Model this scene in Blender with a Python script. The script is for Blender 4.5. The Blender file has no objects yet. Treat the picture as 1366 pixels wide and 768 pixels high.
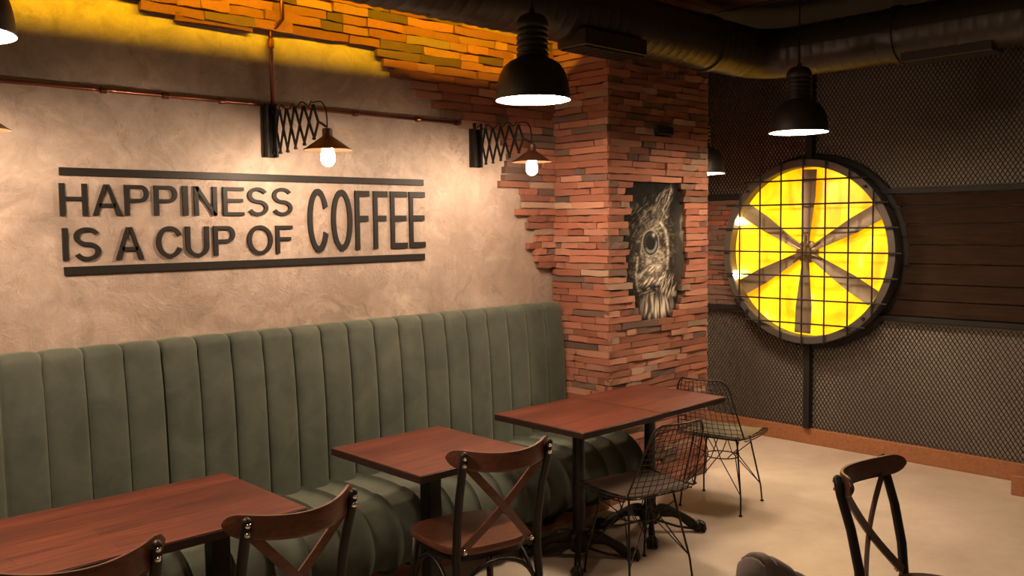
import bpy, bmesh, math, random
import numpy as np
from mathutils import Vector, Matrix
random.seed(7)
PI = math.pi
SC = bpy.context.scene
COL = SC.collection

# ------------------------------------------------------------------ camera
cam_d = bpy.data.cameras.new('camera'); cam = bpy.data.objects.new('camera', cam_d); COL.objects.link(cam)
cam_d.sensor_width = 36.0; cam_d.lens = 1186.3/1366*36; cam_d.clip_start = .05; cam_d.clip_end = 60
Rt, Up, Fw = (.72365, -.69007, -.01173), (.05625, .04202, .99753), (.68787, .72252, -.06922)
cam.matrix_world = Matrix(((Rt[0], Up[0], -Fw[0], 0), (Rt[1], Up[1], -Fw[1], 0), (Rt[2], Up[2], -Fw[2], 1.7), (0, 0, 0, 1)))
SC.camera = cam
# ------------------------------------------------------------------ world, exposure
w = bpy.data.worlds.new('world'); SC.world = w; w.use_nodes = True
w.node_tree.nodes['Background'].inputs[0].default_value = (.9, .6, .4, 1)
w.node_tree.nodes['Background'].inputs[1].default_value = .02
SC.view_settings.view_transform = 'Standard'; SC.view_settings.look = 'None'
SC.view_settings.gamma = 1; SC.view_settings.use_curve_mapping = False
SC.view_settings.exposure = 0.0
# light strengths (lamps of the room and the added fill)
BULB, PEND, FANGLOW, LED, ROOM_FILL = 440.0, 150.0, 1.25, 82.0, 5.0
WARM = (1, .67, .42)

def area(name, loc, size, power, color, rot=(0, 0, 0), sy=None):
    d = bpy.data.lights.new(name, 'AREA'); d.energy = power; d.color = color; d.size = size
    if sy: d.shape = 'RECTANGLE'; d.size_y = sy
    else: d.shape = 'DISK'
    o = bpy.data.objects.new(name, d); COL.objects.link(o); o.location = loc; o.rotation_euler = rot
    return o
# LED strip lying on the crown of the air duct, shining at the wall
area('led_light', (1.25, 3.20, 3.004), 5.2, LED, (1, .54, .001), (math.radians(68), 0, 0), .012)
# added fill lights without fixtures, for pendants presumed behind and beside the camera
for i, (x, y) in enumerate([(.2, 1.4), (2.3, .6), (4.4, .7), (-.4, -1.2), (2.2, -1.6), (4.6, -1.4)]):
    area('room_fill_light', (x, y, 2.3), .3, ROOM_FILL, WARM)

# ------------------------------------------------------------------ helpers
def tag(o, label=None, cat=None, group=None, kind=None):
    if label: o['label'] = label
    if cat: o['category'] = cat
    if group: o['group'] = group
    if kind: o['kind'] = kind
    return o
def empty(name, loc=(0, 0, 0), rz=0, **k):
    o = bpy.data.objects.new(name, None); COL.objects.link(o); o.location = loc; o.rotation_euler = (0, 0, rz)
    o.empty_display_size = .1
    return tag(o, **k)
def link(name, me, mats, parent=None, smooth=False):
    if not isinstance(mats, (list, tuple)): mats = [mats]
    for m in mats: me.materials.append(m)
    if smooth:
        for p in me.polygons: p.use_smooth = True
    o = bpy.data.objects.new(name, me); COL.objects.link(o)
    if parent: o.parent = parent
    return o
class MB:
    """collects shapes for ONE mesh"""
    def __init__(s): s.v = []; s.f = []; s.m = []
    def add(s, vs, fs, mi=0):
        b = len(s.v); s.v += [tuple(v) for v in vs]; s.f += [tuple(i+b for i in f) for f in fs]; s.m += [mi]*len(fs); return s
    def box(s, x0, x1, y0, y1, z0, z1, mi=0, c=0.0, M=None):
        if x0 > x1: x0, x1 = x1, x0
        if y0 > y1: y0, y1 = y1, y0
        if z0 > z1: z0, z1 = z1, z0
        c = min(c, (x1-x0)*.45, (y1-y0)*.45, (z1-z0)*.45)
        if c <= 0:
            vs = [(x, y, z) for z in (z0, z1) for x, y in ((x0, y0), (x1, y0), (x1, y1), (x0, y1))]
            fs = [(3, 2, 1, 0), (4, 5, 6, 7), (0, 1, 5, 4), (1, 2, 6, 5), (2, 3, 7, 6), (3, 0, 4, 7)]
        else:
            def ring(z, i):
                return [(x0+i+c, y0+i, z), (x1-i-c, y0+i, z), (x1-i, y0+i+c, z), (x1-i, y1-i-c, z), (x1-i-c, y1-i, z), (x0+i+c, y1-i, z), (x0+i, y1-i-c, z), (x0+i, y0+i+c, z)]
            vs = ring(z0, c) + ring(z0+c, 0) + ring(z1-c, 0) + ring(z1, c)
            fs = [tuple(range(7, -1, -1)), tuple(range(24, 32))]
            for r in range(3):
                for k in range(8): fs.append((r*8+k, r*8+(k+1) % 8, r*8+8+(k+1) % 8, r*8+8+k))
        if M is not None: vs = [M @ Vector(v) for v in vs]
        return s.add(vs, fs, mi)
    def tube(s, pts, r, n=8, mi=0, closed=False, caps=True, flat=None):
        pts = [Vector(p) for p in pts]; N = len(pts); rs = r if isinstance(r, (list, tuple)) else [r]*N
        vs = []; fs = []; prev = None
        for i, p in enumerate(pts):
            if closed: t = (pts[(i+1) % N]-pts[i-1])
            else: t = pts[min(i+1, N-1)]-pts[max(i-1, 0)]
            t.normalize()
            if prev is None:
                a = Vector((0, 0, 1)) if abs(t.z) < .9 else Vector((1, 0, 0))
                u = t.cross(a).normalized()
            else:
                u = (prev - t*prev.dot(t)).normalized()
            prev = u; q = t.cross(u)
            fx, fy = (1, 1) if flat is None else flat
            for k in range(n):
                a = 2*PI*k/n + (PI/4 if n == 4 else 0)
                vs.append(p + u*(math.cos(a)*rs[i]*fx) + q*(math.sin(a)*rs[i]*fy))
        R = N if closed else N-1
        for i in range(R):
            j = (i+1) % N
            for k in range(n): fs.append((i*n+k, i*n+(k+1) % n, j*n+(k+1) % n, j*n+k))
        if caps and not closed: fs += [tuple(range(n-1, -1, -1)), tuple(range((N-1)*n, N*n))]
        return s.add(vs, fs, mi)
    def lathe(s, prof, n=32, c=(0, 0, 0), mi=0, M=None):
        vs = []; fs = []
        for r, z in prof:
            for k in range(n):
                a = 2*PI*k/n; vs.append(Vector((c[0]+r*math.cos(a), c[1]+r*math.sin(a), c[2]+z)))
        for i in range(len(prof)-1):
            for k in range(n): fs.append((i*n+k, i*n+(k+1) % n, (i+1)*n+(k+1) % n, (i+1)*n+k))
        if M is not None: vs = [M @ v for v in vs]
        return s.add(vs, fs, mi)
    def grid(s, P, mi=0, closeu=False):
        nu = len(P); nv = len(P[0]); vs = [p for row in P for p in row]; fs = []
        for i in range(nu if closeu else nu-1):
            for j in range(nv-1): fs.append((i*nv+j, ((i+1) % nu)*nv+j, ((i+1) % nu)*nv+j+1, i*nv+j+1))
        return s.add(vs, fs, mi)
    def prism(s, poly, h0, h1, axis='z', mi=0):
        n = len(poly)
        f = {'z': lambda a, b, h: (a, b, h), 'y': lambda a, b, h: (a, h, b), 'x': lambda a, b, h: (h, a, b)}[axis]
        vs = [f(a, b, h0) for a, b in poly] + [f(a, b, h1) for a, b in poly]
        fs = [tuple(range(n-1, -1, -1)), tuple(range(n, 2*n))] + [(i, (i+1) % n, n+(i+1) % n, n+i) for i in range(n)]
        return s.add(vs, fs, mi)
    def mesh(s, name='m', fix=True):
        me = bpy.data.meshes.new(name); me.from_pydata(s.v, [], s.f); me.update()
        if fix:
            bm = bmesh.new(); bm.from_mesh(me); bmesh.ops.recalc_face_normals(bm, faces=bm.faces); bm.to_mesh(me); bm.free()
        if len(set(s.m)) > 1: me.polygons.foreach_set('material_index', s.m)
        return me
    def build(s, name, mats, parent=None, smooth=False, auto=False, fix=True):
        me = s.mesh(name, fix)
        o = link(name, me, mats, parent, smooth or auto)
        if auto:
            me.set_sharp_from_angle(angle=math.radians(38))
        return o
def children(o, table):
    return table.get(o, [])
def copy_tree(o, parent=None):
    c = o.copy(); COL.objects.link(c); c.parent = parent
    for ch in list(o.children): copy_tree(ch, c)
    return c
def relabel(o, loc, rz, label):
    o.location = loc; o.rotation_euler = (0, 0, rz); o['label'] = label; return o

# ------------------------------------------------------------------ materials
def mat(name, base=(.5, .5, .5), rough=.5, metal=0, emit=None, es=0, **k):
    m = bpy.data.materials.new(name); m.use_nodes = True; b = m.node_tree.nodes['Principled BSDF']
    b.inputs['Base Color'].default_value = (*base, 1); b.inputs['Roughness'].default_value = rough; b.inputs['Metallic'].default_value = metal
    if emit: b.inputs['Emission Color'].default_value = (*emit, 1); b.inputs['Emission Strength'].default_value = es
    for kk, v in k.items(): b.inputs[kk].default_value = v
    return m
def N(m, t, **k):
    n = m.node_tree.nodes.new(t)
    for a, v in k.items():
        if a in n.inputs.keys(): n.inputs[a].default_value = v
        else: setattr(n, a, v)
    return n
def L(m, a, b): m.node_tree.links.new(a, b)
def ramp(m, fac, stops, interp='LINEAR'):
    r = N(m, 'ShaderNodeValToRGB'); r.color_ramp.interpolation = interp
    e = r.color_ramp.elements
    while len(e) < len(stops): e.new(.5)
    for i, (p, c) in enumerate(stops): e[i].position = p; e[i].color = (*c, 1) if len(c) == 3 else c
    L(m, fac, r.inputs[0]); return r
def bsdf(m): return m.node_tree.nodes['Principled BSDF']
def coords(m, scale=(1, 1, 1), kind='Object', obj_random=False):
    tc = N(m, 'ShaderNodeTexCoord'); mp = N(m, 'ShaderNodeMapping'); mp.inputs['Scale'].default_value = scale
    L(m, tc.outputs[kind], mp.inputs[0])
    if obj_random:
        oi = N(m, 'ShaderNodeObjectInfo'); mu = N(m, 'ShaderNodeVectorMath', operation='SCALE'); mu.inputs[0].default_value = (17, 31, 23)
        L(m, oi.outputs['Random'], mu.inputs['Scale']); L(m, mu.outputs[0], mp.inputs['Location'])
    return mp.outputs[0]
def noise(m, vec, scale, detail=4, rough=.55, dist=0):
    n = N(m, 'ShaderNodeTexNoise', noise_dimensions='3D'); n.inputs['Scale'].default_value = scale; n.inputs['Detail'].default_value = detail
    n.inputs['Roughness'].default_value = rough; n.inputs['Distortion'].default_value = dist; L(m, vec, n.inputs['Vector']); return n.outputs['Fac']
def bump(m, h, strength=.3, dist=.01):
    b = N(m, 'ShaderNodeBump'); b.inputs['Strength'].default_value = strength; b.inputs['Distance'].default_value = dist
    L(m, h, b.inputs['Height']); L(m, b.outputs[0], bsdf(m).inputs['Normal'])
def mixc(m, fac, a, b, bt='MIX'):
    x = N(m, 'ShaderNodeMix', data_type='RGBA', blend_type=bt)
    if isinstance(fac, (int, float)): x.inputs[0].default_value = fac
    else: L(m, fac, x.inputs[0])
    for s, v in ((6, a), (7, b)):
        if isinstance(v, tuple): x.inputs[s].default_value = (*v, 1)
        else: L(m, v, x.inputs[s])
    return x.outputs[2]

def plaster():
    m = mat('plaster'); v = coords(m)
    a = ramp(m, noise(m, v, 1.6, 7, .62, .6), [(.3, (.21, .155, .125)), (.45, (.33, .25, .205)), (.6, (.42, .325, .27)), (.75, (.29, .225, .185))]).outputs[0]
    b = ramp(m, noise(m, v, 7, 8, .7, 1.2), [(.40, (0, 0, 0)), (.62, (1, 1, 1))]).outputs[0]
    c = mixc(m, b, a, mixc(m, .5, a, (.19, .15, .125)))
    fl = ramp(m, noise(m, v, 3.1, 6, .72, 1.8), [(.55, (0, 0, 0)), (.66, (1, 1, 1))]).outputs[0]
    c = mixc(m, fl, c, mixc(m, .35, c, (.55, .44, .35)))
    L(m, c, bsdf(m).inputs['Base Color'])
    r = ramp(m, noise(m, v, 4.5, 7, .7, 1.0), [(.40, (.24, .24, .24)), (.60, (.46, .46, .46))]).outputs[0]
    L(m, r, bsdf(m).inputs['Roughness'])
    bump(m, noise(m, v, 14, 9, .72, 1.4), .55, .014)
    return m
def stone(name, c0, c1, rough=.85):
    m = mat(name, rough=rough); v = coords(m, kind='Object', obj_random=True)
    n1 = noise(m, v, 22, 6, .65); oi = N(m, 'ShaderNodeObjectInfo')
    c = ramp(m, n1, [(.3, c0), (.7, c1)]).outputs[0]
    hs = N(m, 'ShaderNodeHueSaturation'); L(m, c, hs.inputs['Color'])
    mr = N(m, 'ShaderNodeMapRange'); mr.inputs[3].default_value = .72; mr.inputs[4].default_value = 1.25; L(m, oi.outputs['Random'], mr.inputs[0])
    L(m, mr.outputs[0], hs.inputs['Value']); L(m, hs.outputs[0], bsdf(m).inputs['Base Color'])
    bump(m, noise(m, v, 55, 8, .75), .8, .012)
    return m
def wood(name, dark, light, scale=(1, 14, 14), rough=.35, strips=None, coat=0, rand=False, spec=.35):
    m = mat(name, rough=rough, **{'Specular IOR Level': spec}); v = coords(m, scale, obj_random=rand)
    g = noise(m, v, 3.2, 7, .62, .8)
    c = ramp(m, g, [(.28, dark), (.72, light)]).outputs[0]
    if strips:
        v2 = coords(m, strips); vo = N(m, 'ShaderNodeTexVoronoi', feature='F1'); vo.inputs['Scale'].default_value = 1; vo.inputs['Randomness'].default_value = .0
        br = N(m, 'ShaderNodeTexBrick'); br.inputs['Color1'].default_value = (.72, .72, .72, 1); br.inputs['Color2'].default_value = (1.25, 1.2, 1.15, 1)
        br.inputs['Mortar'].default_value = (.7, .7, .7, 1); br.inputs['Mortar Size'].default_value = .004; br.inputs['Scale'].default_value = 1
        br.inputs['Brick Width'].default_value = 1; br.inputs['Row Height'].default_value = 1; br.inputs['Bias'].default_value = 0
        L(m, v2, br.inputs['Vector']); c = mixc(m, .8, c, br.outputs[0], 'MULTIPLY')
    L(m, c, bsdf(m).inputs['Base Color'])
    bump(m, g, .08, .004)
    if coat: bsdf(m).inputs['Coat Weight'].default_value = coat; bsdf(m).inputs['Coat Roughness'].default_value = .25
    return m
def velvet(name, c0, c1):
    m = mat(name, rough=.85); v = coords(m)
    c = ramp(m, noise(m, v, 5.5, 7, .62, .5), [(.35, c0), (.65, c1)]).outputs[0]
    L(m, c, bsdf(m).inputs['Base Color'])
    bsdf(m).inputs['Sheen Weight'].default_value = .35; bsdf(m).inputs['Sheen Roughness'].default_value = .45
    bsdf(m).inputs['Sheen Tint'].default_value = (.75, .8, .6, 1)
    bump(m, noise(m, v, 300, 3, .6), .15, .002)
    return m
def floor_mat():
    m = mat('polished_concrete'); v = coords(m)
    c = ramp(m, noise(m, v, .9, 6, .6, .8), [(.3, (.40, .33, .265)), (.55, (.50, .42, .34)), (.75, (.55, .475, .40))]).outputs[0]
    c2 = ramp(m, noise(m, v, 5, 8, .7, .4), [(.42, (.9, .88, .86)), (.6, (1, 1, 1))]).outputs[0]
    L(m, mixc(m, .7, c, c2, 'MULTIPLY'), bsdf(m).inputs['Base Color'])
    r = ramp(m, noise(m, v, 2.2, 6, .6), [(.35, (.30,)*3), (.65, (.46,)*3)]).outputs[0]; L(m, r, bsdf(m).inputs['Roughness'])
    bump(m, noise(m, v, 9, 6, .6), .06, .006)
    return m
M_pl = plaster(); M_fl = floor_mat()
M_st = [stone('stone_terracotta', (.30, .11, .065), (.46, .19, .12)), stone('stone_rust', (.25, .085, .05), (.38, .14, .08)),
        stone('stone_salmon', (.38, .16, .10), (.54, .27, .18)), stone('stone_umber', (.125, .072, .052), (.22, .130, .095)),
        stone('stone_buff', (.36, .22, .15), (.50, .34, .25))]
M_mort = stone('dark_mortar', (.022, .014, .010), (.05, .033, .025))
M_vel = velvet('green_velvet', (.034, .042, .033), (.062, .071, .054))
M_vbr = velvet('brown_velvet', (.040, .029, .027), (.062, .046, .042)); bsdf(M_vbr).inputs['Sheen Tint'].default_value = (.9, .75, .7, 1)
M_top = wood('table_wood', (.028, .007, .0045), (.150, .038, .020), (1.0, 15, 15), .42, (1.9, 11, 1), .06)
M_edge = wood('dark_edge_wood', (.018, .008, .006), (.035, .015, .010), (1.2, 16, 16), .45)
M_cw = wood('chair_wood', (.06, .022, .012), (.13, .048, .025), (3, 20, 20), .36, None, .12)
M_cdw = wood('dark_chair_wood', (.035, .013, .008), (.07, .028, .016), (3, 20, 20), .35, None, .2)
M_pli = wood('plinth_wood', (.20, .078, .034), (.32, .135, .06), (1.5, 14, 14), .4)
M_pk = wood('plank_wood', (.016, .009, .006), (.036, .020, .013), (6, 1.2, 16), .75, None, 0, True, .06)
M_ck = wood('ceiling_wood', (.09, .04, .02), (.16, .075, .035), (1.5, 10, 10), .5, None, 0, True)
M_blk = mat('black_iron', (.016, .013, .011), .42, .55)
M_blkm = mat('matt_black_metal', (.010, .009, .008), .6, 0, **{'Specular IOR Level': .25})
M_sign = mat('black_acrylic', (.012, .010, .009), .5, **{'Specular IOR Level': .25})
M_shade = mat('black_shade', (.02, .016, .013), .45, .2)
M_brz = mat('bronze_shade', (.10, .045, .025), .38, .7)
M_inner = mat('shade_inside', (.85, .8, .72), .35)
M_cop = mat('copper', (.26, .095, .060), .3, 1)
M_chr = mat('chrome', (.8, .78, .75), .15, 1)
M_duct = mat('painted_duct', (.035, .027, .022), .42, .35)
M_ceil = mat('dark_ceiling', (.028, .026, .024), .8)
M_back = mat('mesh_backing', (.27, .235, .195), .75)
M_mesh = mat('expanded_metal', (.035, .028, .022), .45, .5)
M_gry = mat('grey_metal_ring', (.055, .047, .040), .5, .2)
M_wire = mat('chair_wire', (.02, .014, .012), .35, .5)
M_lea = mat('black_leather', (.05, .036, .028), .42)
M_leo = mat('olive_leather', (.075, .066, .048), .34)
M_bulb = mat('lit_bulb', (1, .9, .8), .3, 0, (1, .72, .49), BULB)
M_lens = mat('lit_lens', (1, .9, .8), .3, 0, (1, .74, .50), PEND)
M_bld = mat('fan_blade', (.17, .125, .075), .45, .2)
M_hub = mat('fan_hub', (.16, .11, .06), .35, .7)
M_hot = mat('fan_glare_glow', (1, 1, .9), .3, 0, (1, .80, .42), 45)  # glow of the added balls that imitate glare in the fan

def fan_panel_mat():
    m = mat('yellow_backlight', (.8, .45, .02), .3); v = coords(m)
    c = ramp(m, noise(m, v, 2.4, 3, .5, 1.4), [(.38, (.72, .27, .0)), (.46, (1, .42, .0)), (.54, (1, .58, .0)), (.62, (1, .70, .01)), (.74, (1, .74, .2))]).outputs[0]
    L(m, c, bsdf(m).inputs['Emission Color']); bsdf(m).inputs['Emission Strength'].default_value = FANGLOW
    return m
M_fan = fan_panel_mat()

# ------------------------------------------------------------------ room shell
WY = 3.9                     # plaster wall
def struct(o): o['kind'] = 'structure'; return o
struct(MB().box(-2.6, 6.6, -3.2, 4.6, -.1, 0).build('floor', M_fl))
wall_left = struct(MB().box(-2.6, 4.3, WY, WY+.2, 0, 3.1).build('wall_left', M_pl))
struct(MB().box(4.3, 6.6, 4.5, 4.7, 0, 3.1).build('wall_recess', M_pl))
struct(MB().box(-2.8, -2.6, -3.2, 4.1, 0, 3.1).build('wall_behind', M_pl))
struct(MB().box(-2.8, 6.6, -3.4, -3.2, 0, 3.1).build('wall_right', M_pl))
wall_back = struct(MB().box(6.34, 6.5, -3.2, 4.5, 0, 3.1).build('wall_back', M_back))
ceiling = struct(MB().box(-2.8, 6.6, -3.4, 4.7, 3.1, 3.2).build('ceiling', M_ceil))
for k in range(16):                                     # planked part of the ceiling
    y0 = 1.3+k*.145
    MB().box(2.6, 5.05, y0, y0+.139, 3.078, 3.1).build('ceiling_plank', M_ck, ceiling)
struct(MB().box(5.05, 5.08, -3.2, 3.9, 3.07, 3.1).build('trim_1', M_gry))
struct(MB().box(6.30, 6.34, 1.80, 4.5, 0, .125, c=.003).build('baseboard_back', M_pli))
struct(MB().box(5.97, 6.34, 1.72, 1.80, 0, .125, c=.003).build('baseboard_return', M_pli))

# expanded metal on the back wall: real strands, one part per panel
def mesh_panel(y0, y1, z0, z1):
    cw, ch = .030, .046; v = []; f = []
    ny = int((y1-y0)/cw*2); nz = int((z1-z0)/ch*2)
    a, t = .0016, .0055
    def seg(p, q):
        d = Vector((0, q[0]-p[0], q[1]-p[1])).normalized(); n = Vector((0, -d.z, d.y)); b = len(v)
        for e in (p, q):
            c = Vector((6.305, e[0], e[1]))
            for s, r in ((-1, -1), (1, -.2), (.6, 1), (-1.4, .2)): v.append(tuple(c+n*(a*s)+Vector((t*r, 0, 0))))
        for k in range(4): f.append((b+k, b+(k+1) % 4, b+4+(k+1) % 4, b+4+k))
    for i in range(ny):
        for j in range(nz):
            p = (y0+i*cw/2, z0+j*ch/2)
            if (i+j) % 2 == 0: seg(p, (p[0]+cw/2, p[1]+ch/2))
            else: seg((p[0]+cw/2, p[1]), (p[0], p[1]+ch/2))
    me = bpy.data.meshes.new('mesh_panel'); me.from_pydata(v, [], f); me.update()
    o = link('expanded_metal', me, M_mesh, wall_back); o['kind'] = 'stuff'
for (a, b, c, d) in [(3.36, 4.5, .13, 1.0), (1.1, 3.31, .13, 1.0), (3.36, 4.5, 1.93, 3.05), (1.1, 3.31, 1.93, 3.05)]: mesh_panel(a, b, c, d)
for (y0, y1, z0, z1) in [(3.31, 3.36, .125, 1.0), (3.31, 3.36, 1.935, 3.1), (1.0, 4.5, 1.0, 1.035), (1.0, 4.5, 1.895, 1.935), (1.80, 1.84, 1.035, 1.895)]:
    MB().box(6.27, 6.338, y0, y1, z0, z1, c=.002).build('flat_bar', M_blkm, wall_back)
zs = [1.037, 1.15, 1.266, 1.406, 1.538, 1.682, 1.806, 1.893]
for i in range(7):
    MB().box(6.30, 6.338, .4, 3.2, zs[i]+.002, zs[i+1]-.004, c=.004).build('plank', M_pk, wall_back)

# ------------------------------------------------------------------ stone slips
FWv, CAMP = Vector(Fw), Vector((0, 0, 1.7))
def vis_size(c, ln, h):
    d = (c-CAMP); z = d.dot(FWv)
    return -1 if z < .3 else ln*h*1e4/(z*z)
def make_brick_mesh(k):
    rr = random.Random(k); v = []
    for z in (0, 1):
        for x in (0, .35, .7, 1):
            for y in (0, 1):
                v.append((x, y*1.0, z+rr.uniform(-.09, .09)))
    for i in range(len(v)):
        x, y, z = v[i]
        if y == 0: v[i] = (x+rr.uniform(-.008, .008), y+rr.uniform(-.12, .12), z)
    f = []
    for z in (0, 8):
        for i in range(3):
            q = (z+i*2, z+i*2+2, z+i*2+3, z+i*2+1); f.append(q if z else q[::-1])
    for i in range(3):
        a = i*2; f.append((a, a+2, a+10, a+8)); f.append((a+3, a+1, a+9, a+11))
    f.append((0, 8, 9, 1)); f.append((6, 7, 15, 14))
    return v, f
BV = [make_brick_mesh(k) for k in range(10)]
BM = {}
def brick_mesh(k, mi):
    if (k, mi) not in BM:
        v, f = BV[k]; me = bpy.data.meshes.new('brick'); me.from_pydata(v, [], f); me.update()
        bm = bmesh.new(); bm.from_mesh(me); bmesh.ops.recalc_face_normals(bm, faces=bm.faces)
        bm.to_mesh(me); bm.free(); me.materials.append(M_st[mi]); BM[(k, mi)] = me
    return BM[(k, mi)]
def lay(parent, origin, U, D, rows, depth=(.028, .045), limit=300, wts=(38, 24, 15, 15, 8)):
    """rows: list of (z, h, [(u0,u1)...]); U along the wall, D into the wall"""
    specs = []
    for z, h, ivs in rows:
        for (a, b) in ivs:
            u = a
            while u < b-.012:
                ln = random.choice([.10, .14, .18, .2, .24, .28, .33])*random.uniform(.85, 1.15)
                if b-(u+ln) < .07: ln = b-u
                mi = random.choices([0, 1, 2, 3, 4], wts)[0]
                pr = random.uniform(*depth); hh = h*random.uniform(.82, .94)
                specs.append((u, ln-random.uniform(.002, .005), z, hh, pr, random.randrange(10), mi, random.uniform(-.007, .007)))
                u += ln
    O = Vector(origin); U = Vector(U); D = Vector(D); Z = Vector((0, 0, 1))
    def mtx(s):
        u, ln, z, h, pr, k, mi, tl = s
        Uz = (U+Z*tl); p = O+U*u+Z*z - D*pr
        return Matrix(((Uz.x*ln, D.x*(pr+.005), 0, p.x), (Uz.y*ln, D.y*(pr+.005), 0, p.y), (Uz.z*ln, 0, h, p.z), (0, 0, 0, 1)))
    specs.sort(key=lambda s: -vis_size(O+U*(s[0]+s[1]/2)+Z*s[2], s[1], s[3]) if s[2] > .25 else 0)
    for s in specs[:limit]:
        o = bpy.data.objects.new('brick', brick_mesh(s[5], s[6])); COL.objects.link(o); o.parent = parent; o.matrix_world = mtx(s)
    rest = specs[limit:]
    if rest:
        mb = MB()
        for s in rest:
            v, f = BV[s[5]]; Mx = mtx(s); mb.add([Mx @ Vector(q) for q in v], f, s[6])
        o = mb.build('rest_of_bricks', M_st, parent); o['kind'] = 'stuff'

PX0, PX1, PY = 4.09, 5.075, 3.46        # pillar core
# plaster wall slips: left end of every course as read off the wall
XL = [(3.2, .4), (2.90, .9), (2.75, 1.2), (2.66, 1.42), (2.655, 2.70), (2.615, 2.70), (2.60, 2.80), (2.53, 2.79), (2.50, 2.98), (2.43, 2.99), (2.38, 3.08), (2.34, 3.19), (2.29, 3.27), (2.26, 3.27),
      (2.24, 3.60), (2.15, 3.65), (2.08, 3.68), (2.02, 3.66), (1.99, 3.60), (1.955, 3.59), (1.93, 3.77), (1.89, 3.85), (1.85, 3.80), (1.81, 3.80), (1.78, 3.76), (1.74, 3.87), (1.70, 3.86), (1.65, 3.94), (1.61, 3.87), (1.56, 3.85), (1.51, 3.92), (1.46, 3.93), (1.42, 4.03)]
def xl(z):
    for (za, xa), (zb, xb) in zip(XL, XL[1:]):
        if za >= z >= zb:
            t = (za-z)/(za-zb+1e-9); return xa+(xb-xa)*t
    return 9
rows = []; z = 1.44
while z < 3.05:
    h = .041 if z < 2.24 else .047
    x = xl(z+h*.5)
    if x < 4.04: rows.append((z, h, [(max(-1.0, x+random.uniform(-.035, .035)), 4.088)]))
    z += h
rows.append((2.617, .040, [(1.675, 2.04)]))
lay(wall_left, (0, WY, 0), (1, 0, 0), (0, 1, 0), rows, (.026, .042))
# pillar: two faces, each a wall of its own
pil = struct(MB().box(PX0, PX1, PY, 4.5, 0, 3.1).build('wall_pillar_front', M_mort))
pls = struct(MB().box(PX0-.004, PX0+.02, PY+.01, WY, 0, 3.1).build('wall_pillar_left', M_mort))
HC = .041
nrow = int(3.08/HC)
lay(pls, (PX0-.004, 0, 0), (0, 1, 0), (1, 0, 0), [(k*HC, HC, [(PY-.03, WY-.004)]) for k in range(nrow)], (.022, .036))
hl = [.02, -.05, .02, -.01, .0, -.07, -.03, -.02, -.07, -.03, -.015, -.06, -.03, -.05, -.04, .0, -.03, .03, .04, .08, .10]
hr = [.03, .07, .05, .08, .075, .08, .07, .09, .085, .08, .08, .10, .12, .08, .07, .04, .03, .08, .03, -.0, -.06]
rows = []
for k in range(nrow):
    z = k*HC; i = int((1.955-(z+HC*.5))/HC) if z+HC*.5 < 1.955 else -1
    if 0 <= i < 21: iv = [(PX0-.03, 4.275+hl[i]), (4.755+hr[i], PX1+.01)]
    else: iv = [(PX0-.03, PX1+.01)]
    if 2.25 < z+HC*.5 < 2.315: iv = [(PX0-.03, 4.51), (4.67, PX1+.01)]
    rows.append((z, HC, iv))
lay(pil, (0, PY, 0), (1, 0, 0), (0, 1, 0), rows, (.026, .04))
# right side of the pillar (seen only from further right)
o = None
mb = MB()
for k in range(nrow):
    u = PY-.02
    while u < 4.48:
        ln = min(random.uniform(.12, .3), 4.49-u)
        v, f = BV[random.randrange(10)]; mi = random.choice([0, 0, 1, 2, 3])
        mb.add([(PX1+.028*(1-q[1])+.0, u+q[0]*(ln-.004), k*HC+q[2]*HC*.9) for q in v], f, mi); u += ln
o = mb.build('side_bricks', M_st, pil); o['kind'] = 'stuff'
o = MB().box(4.50, 4.675, PY-.055, PY+.01, 2.262, 2.312, c=.004).build('cable_box', M_blkm)
tag(o, 'small black cable box let into the brick pillar above the owl mural', 'box')
# brick panel left of the fan on the back wall
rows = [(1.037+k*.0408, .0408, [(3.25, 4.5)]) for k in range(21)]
lay(wall_back, (6.335, 0, 0), (0, 1, 0), (1, 0, 0), rows, (.012, .028), 60, (0, 3, 0, 9, 0))

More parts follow.
